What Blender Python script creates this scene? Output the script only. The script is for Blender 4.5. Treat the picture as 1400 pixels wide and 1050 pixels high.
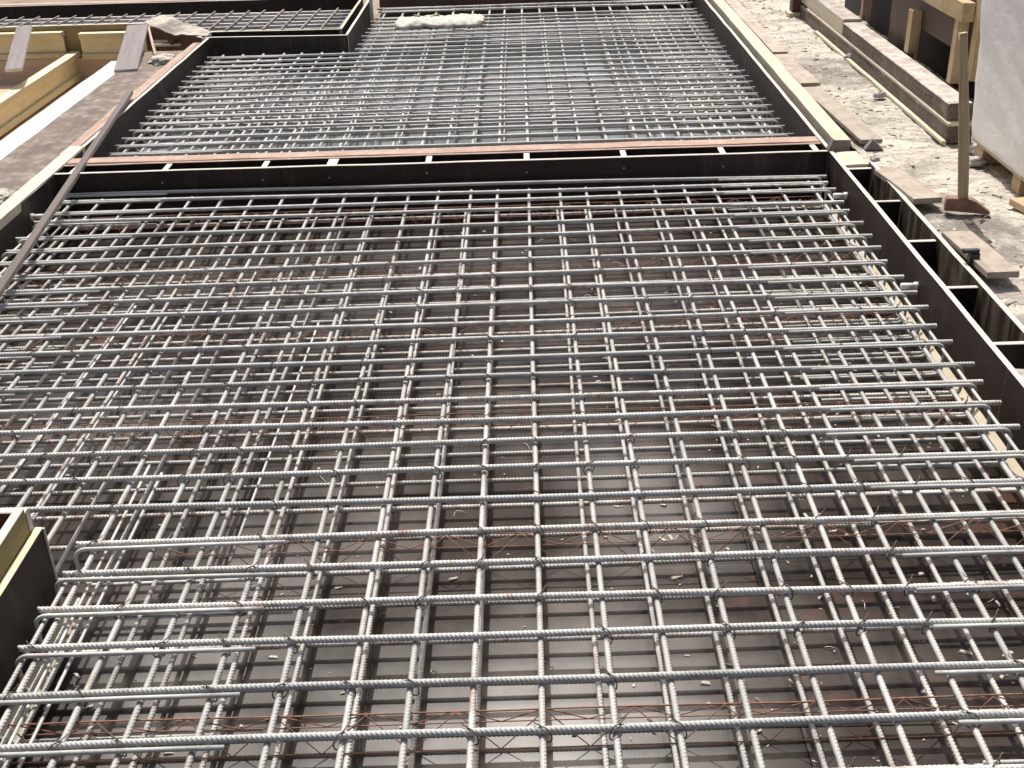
import bpy, bmesh, math, random
import numpy as np
from mathutils import Vector, Matrix, noise

random.seed(7)
for o in list(bpy.data.objects):
    bpy.data.objects.remove(o)
scene = bpy.context.scene
COL = scene.collection
R = math.radians

# ------------------------------------------------------------------ camera
CAM_H = 1.79
cam_data = bpy.data.cameras.new('camera')
cam_data.sensor_width = 36.0
cam_data.lens = 36.0 * 1597.0 / 1400.0
cam_data.clip_start = 0.05
cam_data.clip_end = 500.0
cam = bpy.data.objects.new('camera', cam_data)
COL.objects.link(cam)
_vy = Vector((5.0, -838.0, 1597.0)).normalized()          # the mat's long direction seen by the camera
_dn = Vector((1.0, -0.031, 0.0)).cross(_vy).normalized()
if _dn.y < 0: _dn = -_dn
_up = -_dn
_vx = _vy.cross(_up)
if _vx.x < 0: _vx = -_vx
M3 = Matrix((_vx, _vy, _up))                                # world = M3 @ camera(x right, y down, z forward)
rot = Matrix((M3 @ Vector((1, 0, 0)), M3 @ Vector((0, -1, 0)), M3 @ Vector((0, 0, -1)))).transposed()
cam.matrix_world = Matrix.Translation((0, 0, CAM_H)) @ rot.to_4x4()
scene.camera = cam

# ------------------------------------------------------------------ light
SUN_EL, SUN_AZ = 59.5, -10.0       # high, ahead of the camera and a little to the left
world = bpy.data.worlds.new('World')
scene.world = world
world.use_nodes = True
wn = world.node_tree
wn.nodes.clear()
sky = wn.nodes.new('ShaderNodeTexSky')
sky.sky_type = 'NISHITA'
sky.sun_disc = False
sky.sun_elevation = R(SUN_EL)
sky.sun_rotation = R(SUN_AZ)
sky.air_density = 0.8
sky.dust_density = 7.0
sky.ozone_density = 0.3
bg = wn.nodes.new('ShaderNodeBackground')
bg.inputs['Strength'].default_value = 0.115
wo = wn.nodes.new('ShaderNodeOutputWorld')
wn.links.new(sky.outputs[0], bg.inputs[0])
wn.links.new(bg.outputs[0], wo.inputs[0])
sd = bpy.data.lights.new('sun', 'SUN')
sd.energy = 4.3
sd.angle = R(0.6)
sd.color = (1.0, 0.965, 0.91)
sun = bpy.data.objects.new('sun', sd)
COL.objects.link(sun)
_d = Vector((math.sin(R(SUN_AZ)) * math.cos(R(SUN_EL)), math.cos(R(SUN_AZ)) * math.cos(R(SUN_EL)), math.sin(R(SUN_EL))))
sun.location = _d * 20
sun.rotation_euler = (-_d).to_track_quat('-Z', 'Y').to_euler()

scene.view_settings.view_transform = 'Standard'
scene.view_settings.look = 'None'
scene.view_settings.gamma = 1.0
scene.view_settings.exposure = 0.22

# ------------------------------------------------------------------ pixel helpers (the photo is 1400 x 1050)
def px(x, y, z):
    d = M3 @ Vector((x - 700.0, y - 525.0, 1597.0))
    t = (z - CAM_H) / d.z
    return Vector((0, 0, CAM_H)) + d * t

# ------------------------------------------------------------------ materials
class NT:
    def __init__(s, name):
        s.m = bpy.data.materials.new(name)
        s.m.use_nodes = True
        s.t = s.m.node_tree
        s.t.nodes.clear()
        s.out = s.t.nodes.new('ShaderNodeOutputMaterial')
        s.b = s.t.nodes.new('ShaderNodeBsdfPrincipled')
        s.t.links.new(s.b.outputs[0], s.out.inputs[0])
    def n(s, typ, **kw):
        nd = s.t.nodes.new(typ)
        for k, v in kw.items():
            if hasattr(nd, k): setattr(nd, k, v)
        return nd
    def l(s, a, b): s.t.links.new(a, b)
    def coord(s, scale=(1, 1, 1), rnd=True, kind='Object'):
        tc = s.n('ShaderNodeTexCoord')
        mp = s.n('ShaderNodeMapping')
        mp.inputs['Scale'].default_value = scale
        src = tc.outputs[kind]
        if rnd:
            oi = s.n('ShaderNodeObjectInfo')
            mul = s.n('ShaderNodeMath', operation='MULTIPLY'); mul.inputs[1].default_value = 37.0
            s.l(oi.outputs['Random'], mul.inputs[0])
            ad = s.n('ShaderNodeVectorMath', operation='ADD')
            s.l(src, ad.inputs[0]); s.l(mul.outputs[0], ad.inputs[1])
            src = ad.outputs[0]
        s.l(src, mp.inputs['Vector'])
        return mp.outputs[0]
    def noise(s, vec, scale, detail=4, rough=0.55, dist=0.0):
        nd = s.n('ShaderNodeTexNoise')
        nd.inputs['Scale'].default_value = scale
        nd.inputs['Detail'].default_value = detail
        nd.inputs['Roughness'].default_value = rough
        nd.inputs['Distortion'].default_value = dist
        s.l(vec, nd.inputs['Vector'])
        return nd.outputs[0]
    def ramp(s, fac, stops):
        r = s.n('ShaderNodeValToRGB')
        el = r.color_ramp.elements
        while len(el) < len(stops): el.new(0.5)
        for e, (p, c) in zip(el, stops):
            e.position = p
            e.color = (*c, 1) if isinstance(c, tuple) else (c, c, c, 1)
        s.l(fac, r.inputs[0])
        return r.outputs[0]
    def mix(s, fac, a, b, mode='MIX'):
        m = s.n('ShaderNodeMix'); m.data_type = 'RGBA'; m.blend_type = mode
        for i, v in ((0, fac), (6, a), (7, b)):
            if hasattr(v, 'is_linked'): s.l(v, m.inputs[i])
            elif isinstance(v, tuple): m.inputs[i].default_value = (*v, 1)
            else: m.inputs[i].default_value = v
        return m.outputs[2]
    def bump(s, h, strength=0.4, dist=0.002):
        b = s.n('ShaderNodeBump')
        b.inputs['Strength'].default_value = strength
        b.inputs['Distance'].default_value = dist
        s.l(h, b.inputs['Height'])
        s.l(b.outputs[0], s.b.inputs['Normal'])
    def col(s, v):
        if hasattr(v, 'is_linked'): s.l(v, s.b.inputs['Base Color'])
        else: s.b.inputs['Base Color'].default_value = (*v, 1)
    def rough(s, v):
        if hasattr(v, 'is_linked'): s.l(v, s.b.inputs['Roughness'])
        else: s.b.inputs['Roughness'].default_value = v
    def jitter(s, c, lo=0.85, hi=1.12):
        oi = s.n('ShaderNodeObjectInfo')
        mr = s.n('ShaderNodeMapRange'); mr.inputs[3].default_value = lo; mr.inputs[4].default_value = hi
        s.l(oi.outputs['Random'], mr.inputs[0])
        return s.mix(1.0, c, mr.outputs[0], 'MULTIPLY')

def mat_steel(name, lo, hi, rust_at=0.66, rust=(0.22, 0.125, 0.08)):
    k = NT(name)
    v = k.coord((1, 1, 1))
    n1 = k.noise(v, 6.0, 5, 0.6)
    n2 = k.noise(v, 90.0, 3, 0.6)
    c = k.ramp(n1, [(0.30, lo), (0.62, hi)])
    c = k.mix(k.ramp(n2, [(0.35, 0.0), (0.75, 0.35)]), c, (0.55, 0.55, 0.51))
    n3 = k.noise(v, 2.6, 6, 0.7)
    c = k.mix(k.ramp(n3, [(rust_at - 0.06, 0.0), (rust_at + 0.08, 0.75)]), c, rust)
    n4 = k.noise(v, 11.0, 6, 0.72)
    c = k.mix(k.ramp(n4, [(0.34, 0.5), (0.47, 0.0)]), c, (0.20, 0.195, 0.185))
    c = k.mix(k.ramp(n4, [(0.60, 0.0), (0.68, 0.5)]), c, (0.60, 0.585, 0.54))
    oi = k.n('ShaderNodeObjectInfo')
    per = k.ramp(oi.outputs['Random'], [(0.15, 0.12), (0.6, 0.35), (0.97, 1.0)])
    n5 = k.noise(v, 34.0, 5, 0.7); n6 = k.noise(v, 4.5, 5, 0.7)
    mm = k.n('ShaderNodeMath', operation='MULTIPLY')
    k.l(k.ramp(n6, [(0.42, 0.15), (0.62, 0.95)]), mm.inputs[0]); k.l(per, mm.inputs[1])
    m3 = k.n('ShaderNodeMath', operation='MULTIPLY')
    k.l(k.ramp(n5, [(0.40, 0.0), (0.62, 1.0)]), m3.inputs[0]); k.l(mm.outputs[0], m3.inputs[1])
    c = k.mix(m3.outputs[0], c, rust)
    k.col(k.jitter(c, 0.74, 1.16))
    k.b.inputs['Metallic'].default_value = 0.08
    k.rough(k.ramp(n2, [(0.3, 0.55), (0.7, 0.75)]))
    k.bump(n2, 0.35, 0.0012)
    return k.m

Z_DECK_LEVEL = -0.16
def mat_film(name, base, dusty, amount, rough=(0.22, 0.45), drips=0.0, dripcol=(0.30, 0.26, 0.20), ior=1.32, rust=0.0, dlo=0.50, dsc=(9, 9, 1.6)):
    """dark phenolic film on plywood, with dust, scratches and cement runs"""
    k = NT(name)
    v = k.coord((1, 1, 1))
    n1 = k.noise(v, 2.2, 6, 0.62)
    n2 = k.noise(v, 34.0, 4, 0.6)
    vs = k.coord((60, 3, 3))
    n3 = k.noise(vs, 1.0, 3, 0.6)
    c = k.mix(k.ramp(n1, [(0.38, 0.0), (0.72, amount)]), base, dusty)
    c = k.mix(k.ramp(n2, [(0.58, 0.0), (0.8, amount * 0.55)]), c, dusty)
    c = k.mix(k.ramp(n3, [(0.45, 0.0), (0.8, amount * 0.4)]), c, dusty)
    if drips > 0:
        vd = k.coord(dsc)
        nd = k.noise(vd, 1.3, 5, 0.7, 0.4)
        c = k.mix(k.ramp(nd, [(dlo, 0.0), (dlo + 0.14, drips)]), c, dripcol)
    if rust > 0:
        nr = k.noise(v, 3.4, 7, 0.72, 0.8)
        c = k.mix(k.ramp(nr, [(0.54, 0.0), (0.72, rust)]), c, (0.080, 0.033, 0.021))
    k.col(k.jitter(c, 0.65, 1.45) if rust else k.jitter(c, 0.8, 1.2))
    if rust:
        # glare put in by hand: specular level raised in soft patches, varied per panel, in place coordinates
        geo = k.n('ShaderNodeNewGeometry')
        ng = k.noise(geo.outputs['Position'], 1.9, 5, 0.6)
        tot = None
        for (cx_, cy_, rx_, ry_) in ((0.20, 1.95, 0.55, 0.60), (-0.95, 2.35, 0.42, 0.60), (0.35, 3.0, 0.30, 0.5), (-1.6, 3.6, 0.5, 0.5)):
            sub = k.n('ShaderNodeVectorMath', operation='SUBTRACT'); sub.inputs[1].default_value = (cx_, cy_, Z_DECK_LEVEL)
            k.l(geo.outputs['Position'], sub.inputs[0])
            sc = k.n('ShaderNodeVectorMath', operation='MULTIPLY'); sc.inputs[1].default_value = (1 / rx_, 1 / ry_, 0)
            k.l(sub.outputs[0], sc.inputs[0])
            ln = k.n('ShaderNodeVectorMath', operation='LENGTH'); k.l(sc.outputs[0], ln.inputs[0])
            mr = k.n('ShaderNodeMapRange'); mr.inputs[1].default_value = 1.0; mr.inputs[2].default_value = 0.2; mr.inputs[3].default_value = 0.0; mr.inputs[4].default_value = 0.75
            k.l(ln.outputs['Value'], mr.inputs[0])
            if tot is None: tot = mr.outputs[0]
            else:
                ad = k.n('ShaderNodeMath', operation='MAXIMUM'); k.l(tot, ad.inputs[0]); k.l(mr.outputs[0], ad.inputs[1]); tot = ad.outputs[0]
        ad = k.n('ShaderNodeMath', operation='ADD'); k.l(tot, ad.inputs[0]); k.l(k.ramp(ng, [(0.40, 0.0), (0.72, 0.5)]), ad.inputs[1])
        oi = k.n('ShaderNodeObjectInfo'); mr = k.n('ShaderNodeMapRange'); mr.inputs[3].default_value = 0.75; mr.inputs[4].default_value = 1.2
        k.l(oi.outputs['Random'], mr.inputs[0])
        mu = k.n('ShaderNodeMath', operation='MULTIPLY'); k.l(ad.outputs[0], mu.inputs[0]); k.l(mr.outputs[0], mu.inputs[1])
        m2 = k.n('ShaderNodeMapRange'); m2.clamp = True; m2.inputs[2].default_value = 1.2; m2.inputs[3].default_value = 0.09; m2.inputs[4].default_value = 0.95
        k.l(mu.outputs[0], m2.inputs[0]); k.l(m2.outputs[0], k.b.inputs['Specular IOR Level'])
    k.rough(k.ramp(n1, [(0.3, rough[0]), (0.75, rough[1])]))
    k.b.inputs['IOR'].default_value = ior
    k.bump(n3, 0.10, 0.001)
    return k.m

def mat_wood(name, a, b, grain=26.0, rough=0.75, dust=0.0, dustc=(0.55, 0.51, 0.45), stain=0.0, stainc=(0.10, 0.075, 0.055), jit=(0.88, 1.1)):
    k = NT(name)
    v = k.coord((1.2, grain, grain))
    n1 = k.noise(v, 1.6, 6, 0.65, 0.6)
    v2 = k.coord((1, 1, 1))
    n2 = k.noise(v2, 7.0, 6, 0.7)
    n3 = k.noise(v2, 45.0, 4, 0.65)
    c = k.ramp(n1, [(0.30, a), (0.70, b)])
    if stain > 0:
        c = k.mix(k.ramp(n2, [(0.50, 0.0), (0.70, stain)]), c, stainc)
    if dust > 0:
        n4 = k.noise(v2, 12.0, 6, 0.72)
        c = k.mix(k.ramp(n4, [(0.60 - 0.32 * dust, 0.0), (0.72 - 0.2 * dust, min(1.0, dust + 0.25))]), c, dustc)
    c = k.mix(k.ramp(n3, [(0.6, 0.0), (0.85, 0.4)]), c, a)
    k.col(k.jitter(c, *jit))
    k.rough(rough)
    k.bump(k.mix(0.35, n1, n3), 0.45, 0.002)
    return k.m

def mat_plain(name, c, rough=0.6, metal=0.0, var=0.25, scale=20.0, c2=None, bump=0.2):
    k = NT(name)
    v = k.coord()
    n = k.noise(v, scale, 5, 0.65)
    c2 = c2 or tuple(x * (1 - var) for x in c)
    k.col(k.jitter(k.ramp(n, [(0.3, c2), (0.7, c)]), 0.9, 1.08))
    k.rough(rough)
    k.b.inputs['Metallic'].default_value = metal
    k.bump(n, bump, 0.002)
    return k.m

def mat_dust():
    k = NT('sawdust_platform')
    v = k.coord((1, 1, 1), rnd=False)
    n1 = k.noise(v, 1.7, 8, 0.66, 0.7)
    vs = k.coord((1.4, 5.0, 1), rnd=False)
    n2 = k.noise(vs, 3.2, 7, 0.7, 1.1)
    n3 = k.noise(v, 70.0, 5, 0.7)
    n4 = k.noise(v, 14.0, 6, 0.7)
    c = k.ramp(n1, [(0.36, (0.62, 0.58, 0.50)), (0.49, (0.53, 0.49, 0.415)), (0.61, (0.21, 0.19, 0.165))])
    c = k.mix(k.ramp(n2, [(0.47, 0.0), (0.62, 0.80)]), c, (0.20, 0.18, 0.16))
    c = k.mix(k.ramp(n4, [(0.53, 0.0), (0.68, 0.6)]), c, (0.62, 0.575, 0.49))
    c = k.mix(k.ramp(n3, [(0.34, 0.65), (0.52, 0.0)]), c, (0.17, 0.145, 0.115))
    k.col(c)
    k.rough(0.92)
    k.bump(k.mix(0.5, n3, n4), 1.0, 0.016)
    return k.m

def mat_wrap():
    k = NT('stretch_film')
    v = k.coord((1, 1, 1), rnd=False)
    vs = k.coord((1, 9, 22), rnd=False)
    n1 = k.noise(vs, 1.5, 6, 0.62, 0.9)
    n2 = k.noise(v, 6, 5, 0.6)
    c = k.ramp(n1, [(0.35, (0.80, 0.79, 0.78)), (0.6, (0.90, 0.89, 0.88))])
    c = k.mix(k.ramp(n2, [(0.62, 0.0), (0.85, 0.15)]), c, (0.66, 0.65, 0.63))
    k.col(c)
    k.rough(0.30)
    k.bump(n1, 0.30, 0.010)
    return k.m

def mat_soil():
    k = NT('soil')
    v = k.coord((1, 1, 1), rnd=False)
    n1 = k.noise(v, 0.6, 8, 0.65); n2 = k.noise(v, 18.0, 6, 0.7)
    c = k.mix(k.ramp(n2, [(0.4, 0.0), (0.7, 0.6)]), k.ramp(n1, [(0.35, (0.20, 0.155, 0.11)), (0.65, (0.34, 0.285, 0.21))]), (0.16, 0.13, 0.10))
    k.col(c); k.rough(0.95); k.bump(n2, 0.8, 0.03)
    return k.m

M = {}
M['bar'] = mat_steel('bar_steel', (0.41, 0.42, 0.405), (0.55, 0.56, 0.54), 0.69)
M['bar_long'] = mat_steel('bar_steel_long', (0.33, 0.335, 0.325), (0.46, 0.465, 0.45), 0.66)
M['bar_low'] = mat_steel('bar_steel_lower', (0.35, 0.34, 0.32), (0.50, 0.49, 0.46), 0.62)
M['bar_dark'] = mat_steel('bar_steel_dark', (0.07, 0.065, 0.065), (0.14, 0.13, 0.13), 0.7)
M['bar_pale'] = mat_steel('bar_steel_dusty', (0.50, 0.47, 0.46), (0.66, 0.63, 0.61), 0.72)
M['rust'] = mat_plain('rusty_wire', (0.34, 0.17, 0.11), 0.85, 0.0, c2=(0.16, 0.07, 0.045), scale=60)
M['wire'] = mat_plain('tie_wire', (0.16, 0.105, 0.08), 0.7, 0.2, c2=(0.075, 0.05, 0.04), scale=90)
M['deck'] = mat_film('deck_film', (0.0105, 0.0060, 0.0046), (0.050, 0.040, 0.034), 0.42, (0.30, 0.37), ior=1.55, rust=0.7)
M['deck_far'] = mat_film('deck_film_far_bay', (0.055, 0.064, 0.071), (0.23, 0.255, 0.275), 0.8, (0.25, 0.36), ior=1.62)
M['film'] = mat_film('form_film', (0.022, 0.013, 0.0105), (0.085, 0.062, 0.050), 0.35, (0.5, 0.65), drips=0.5, dripcol=(0.095, 0.072, 0.058), dlo=0.55, ior=1.3)
M['film_drip'] = mat_film('form_film_cement_runs', (0.17, 0.13, 0.095), (0.30, 0.25, 0.19), 0.5, (0.6, 0.8), drips=0.95, dripcol=(0.04, 0.027, 0.021), dlo=0.42, dsc=(16, 16, 1.8))
M['film_left'] = mat_film('form_film_smeared', (0.025, 0.017, 0.014), (0.10, 0.085, 0.07), 0.3, (0.5, 0.65), drips=0.5, dripcol=(0.13, 0.112, 0.09), dlo=0.53)
M['film_brown'] = mat_film('form_film_brown', (0.06, 0.026, 0.02), (0.20, 0.15, 0.12), 0.35, (0.35, 0.55))
M['ply_edge'] = mat_wood('plywood_edge', (0.52, 0.47, 0.40), (0.68, 0.64, 0.57), 10, 0.8, stain=0.12)
M['cream'] = mat_wood('pale_timber', (0.46, 0.40, 0.285), (0.62, 0.56, 0.43), 26, 0.8, dust=0.3, dustc=(0.60, 0.56, 0.47), stain=0.4, stainc=(0.33, 0.27, 0.19))
M['pink'] = mat_wood('pinkish_timber', (0.29, 0.175, 0.13), (0.43, 0.31, 0.25), 26, 0.85, dust=0.35, dustc=(0.47, 0.39, 0.335), stain=0.3)
M['brown_deck'] = mat_wood('trampled_brown_deck', (0.085, 0.060, 0.048), (0.175, 0.135, 0.108), 7, 0.85, dust=0.38, dustc=(0.33, 0.285, 0.24))
M['weathered'] = mat_wood('weathered_timber', (0.060, 0.045, 0.033), (0.145, 0.115, 0.083), 30, 0.88, dust=0.24, dustc=(0.30, 0.265, 0.215))
M['dust_top'] = mat_wood('dusty_timber_top', (0.24, 0.20, 0.165), (0.36, 0.31, 0.265), 20, 0.9, dust=0.6, dustc=(0.54, 0.49, 0.45))
M['tan'] = mat_wood('tan_timber', (0.40, 0.285, 0.15), (0.56, 0.43, 0.26), 24, 0.75, stain=0.45, stainc=(0.24, 0.16, 0.085))
M['h20_flange'] = mat_wood('beam_flange', (0.58, 0.48, 0.24), (0.76, 0.70, 0.49), 24, 0.7, dust=0.3, dustc=(0.74, 0.70, 0.58))
M['h20_web'] = mat_wood('beam_web', (0.66, 0.55, 0.29), (0.78, 0.68, 0.42), 12, 0.65, stain=0.2, stainc=(0.24, 0.16, 0.05))
M['h20_side'] = mat_wood('beam_side', (0.56, 0.47, 0.23), (0.70, 0.61, 0.37), 24, 0.65)
M['olive'] = mat_wood('olive_board', (0.20, 0.15, 0.055), (0.33, 0.26, 0.115), 18, 0.7, stain=0.4, stainc=(0.09, 0.06, 0.03))
M['white_board'] = mat_wood('whitewashed_board', (0.44, 0.42, 0.36), (0.56, 0.545, 0.48), 18, 0.8, dust=0.3, dustc=(0.60, 0.57, 0.48), stain=0.5, stainc=(0.34, 0.30, 0.235))
M['grey_plank'] = mat_wood('grey_plank', (0.13, 0.112, 0.115), (0.21, 0.185, 0.19), 22, 0.8)
M['dark_plank'] = mat_wood('dark_plank', (0.065, 0.052, 0.048), (0.13, 0.105, 0.095), 30, 0.75, stain=0.2)
M['loose'] = mat_wood('loose_board', (0.26, 0.21, 0.17), (0.38, 0.32, 0.265), 26, 0.88, dust=0.55, dustc=(0.42, 0.375, 0.315))
M['handle'] = mat_wood('hammer_handle', (0.36, 0.265, 0.155), (0.52, 0.40, 0.26), 40, 0.7, stain=0.35, stainc=(0.11, 0.085, 0.05))
M['rust_head'] = mat_plain('rusty_hammer_head', (0.30, 0.18, 0.12), 0.75, 0.2, c2=(0.17, 0.10, 0.07), scale=30)
M['dust'] = mat_dust()
M['chips'] = mat_plain('pale_chips', (0.54, 0.49, 0.41), 0.9, c2=(0.26, 0.225, 0.18), scale=9)
M['grit'] = mat_plain('deck_litter', (0.52, 0.48, 0.42), 0.9, c2=(0.28, 0.24, 0.20), scale=15)
M['wrap'] = mat_wrap()
M['soil'] = mat_soil()
M['wool'] = mat_plain('white_wool', (0.58, 0.56, 0.51), 0.95, c2=(0.42, 0.40, 0.355), scale=32, bump=1.0)
M['pvc'] = mat_plain('pale_plastic', (0.72, 0.70, 0.66), 0.5, c2=(0.58, 0.56, 0.50))
M['green'] = mat_plain('dark_clamp_paint', (0.035, 0.045, 0.038), 0.5, 0.3)
M['peach'] = mat_wood('peach_plywood', (0.50, 0.36, 0.24), (0.66, 0.50, 0.36), 8, 0.8, dust=0.25)
M['concrete'] = mat_plain('concrete_crumb', (0.50, 0.48, 0.44), 0.95, c2=(0.33, 0.31, 0.28), scale=18, bump=0.6)
M['screw'] = mat_plain('screw_head', (0.40, 0.38, 0.35), 0.5, 0.5)
M['dark_wood'] = mat_wood('red_brown_timber', (0.075, 0.03, 0.022), (0.14, 0.06, 0.042), 24, 0.7)
M['panel'] = mat_film('hoarding_film', (0.065, 0.045, 0.035), (0.20, 0.16, 0.125), 0.5, (0.4, 0.6))
M['black'] = mat_plain('opening_shade', (0.02, 0.016, 0.014), 0.8)  # near-black colour stands in for shade inside the hoarding opening

# ------------------------------------------------------------------ object helpers
def tag(o, label=None, cat=None, group=None, kind=None):
    if label: o['label'] = label
    if cat: o['category'] = cat
    if group: o['group'] = group
    if kind: o['kind'] = kind
    return o

def thing(name, loc, label=None, cat=None, group=None, kind=None):
    o = bpy.data.objects.new(name, None)
    o.empty_display_size = 0.1
    o.matrix_world = Matrix.Translation(Vector(loc))
    COL.objects.link(o)
    return tag(o, label, cat, group, kind)

def frame(p0, p1, up=Vector((0, 0, 1))):
    p0, p1, up = Vector(p0), Vector(p1), Vector(up)
    x = (p1 - p0).normalized()
    y = up.cross(x)
    if y.length < 1e-5: y = Vector((0, 1, 0)).cross(x)
    y.normalize()
    z = x.cross(y)
    m = Matrix((x, y, z)).transposed().to_4x4()
    m.translation = p0
    return m, (p1 - p0).length

WORLD = {}
def link(name, me, mw, parent=None):
    o = bpy.data.objects.new(name, me)
    COL.objects.link(o)
    mw = mw.copy()
    WORLD[o.name] = mw
    if parent is not None:
        pm = WORLD.get(parent.name, Matrix.Translation(parent.location))
        o.parent = parent
        o.matrix_basis = pm.inverted() @ mw
    else:
        o.matrix_basis = mw
    return o

def mesh_from(name, verts, faces, mats, mi=None, smooth=False):
    me = bpy.data.meshes.new(name)
    me.from_pydata([tuple(v) for v in verts], [], faces)
    for m in mats: me.materials.append(m)
    if mi is not None:
        me.polygons.foreach_set('material_index', np.array(mi, dtype=np.int32))
    if smooth:
        me.polygons.foreach_set('use_smooth', np.ones(len(me.polygons), dtype=bool))
    me.update()
    return me

def plank(name, parent, p0, p1, w, h, side, top=None, end=None, up=(0, 0, 1), segs=None, wob=0.0015, ch=0.002, seed=None):
    """a board or beam from p0 to p1 (centre line), w across, h along up; sides, top/bottom and ends may differ in material"""
    m, L = frame(p0, p1, up)
    segs = segs or max(1, min(24, int(L / 0.22)))
    rnd = random.Random(seed if seed is not None else hash((round(p0[0], 3), round(p0[1], 3), round(p0[2], 3), round(w, 3))) & 0xffff)
    ch = min(ch, w * 0.3, h * 0.3)
    a, b = w / 2, h / 2
    sec = [(-a + ch, -b), (a - ch, -b), (a, -b + ch), (a, b - ch), (a - ch, b), (-a + ch, b), (-a, b - ch), (-a, -b + ch)]
    vs, fs, mi = [], [], []
    for i in range(segs + 1):
        x = L * i / segs
        oy = rnd.uniform(-wob, wob) if 0 < i < segs else 0
        oz = rnd.uniform(-wob, wob) if 0 < i < segs else 0
        for k, (y, z) in enumerate(sec):
            e = rnd.uniform(0, wob * 0.7)
            vs.append((x + (rnd.uniform(-wob, wob) if i in (0, segs) else 0), y + oy - math.copysign(e, y), z + oz))
    kinds = [1, 1, 0, 1, 1, 1, 0, 1]
    for i in range(segs):
        for k in range(8):
            k2 = (k + 1) % 8
            fs.append((i * 8 + k, i * 8 + k2, (i + 1) * 8 + k2, (i + 1) * 8 + k)); mi.append(kinds[k])
    # orientation: section runs counter-clockwise seen from +x, so flip quads outwards
    fs = [f[::-1] for f in fs]
    fs.append(tuple(range(8))[::-1] if False else tuple(range(7, -1, -1))); mi.append(2)
    fs.append(tuple(segs * 8 + k for k in range(8))); mi.append(2)
    mats = [side, top or side, end or top or side]
    me = mesh_from(name, vs, fs, mats, mi)
    bm = bmesh.new(); bm.from_mesh(me); bmesh.ops.recalc_face_normals(bm, faces=bm.faces); bm.to_mesh(me); bm.free()
    return link(name, me, m, parent)

def box(name, parent, x0, x1, y0, y1, z0, z1, mat, top=None, end=None, along='y', **kw):
    cx, cy, cz = (x0 + x1) / 2, (y0 + y1) / 2, (z0 + z1) / 2
    if along == 'y': return plank(name, parent, (cx, y0, cz), (cx, y1, cz), x1 - x0, z1 - z0, mat, top, end, **kw)
    if along == 'x': return plank(name, parent, (x0, cy, cz), (x1, cy, cz), y1 - y0, z1 - z0, mat, top, end, **kw)
    return plank(name, parent, (cx, cy, z0), (cx, cy, z1), y1 - y0, x1 - x0, mat, top, end, up=(1, 0, 0), **kw)

def tube_mesh(name, pts, r, mat, n=8, closed=False):
    pts = [Vector(p) for p in pts]
    vs, fs = [], []
    prev = None
    N = len(pts)
    for i, p in enumerate(pts):
        a = pts[(i - 1) % N] if (closed or i > 0) else p
        b = pts[(i + 1) % N] if (closed or i < N - 1) else p
        t = (b - a).normalized()
        if prev is None:
            u = Vector((0, 0, 1)) if abs(t.z) < 0.9 else Vector((0, 1, 0))
            u = (u - t * u.dot(t)).normalized()
        else:
            u = (prev - t * prev.dot(t))
            u = u.normalized() if u.length > 1e-6 else t.orthogonal().normalized()
        prev = u
        w = t.cross(u)
        for k in range(n):
            an = 2 * math.pi * k / n
            vs.append(p + (u * math.cos(an) + w * math.sin(an)) * r)
    for i in range(N if closed else N - 1):
        j = (i + 1) % N
        for k in range(n):
            k2 = (k + 1) % n
            fs.append((i * n + k, i * n + k2, j * n + k2, j * n + k))
    if not closed:
        fs.append(tuple(range(n))[::-1]); fs.append(tuple((N - 1) * n + k for k in range(n)))
    return mesh_from(name, vs, fs, [mat], smooth=True)

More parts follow.
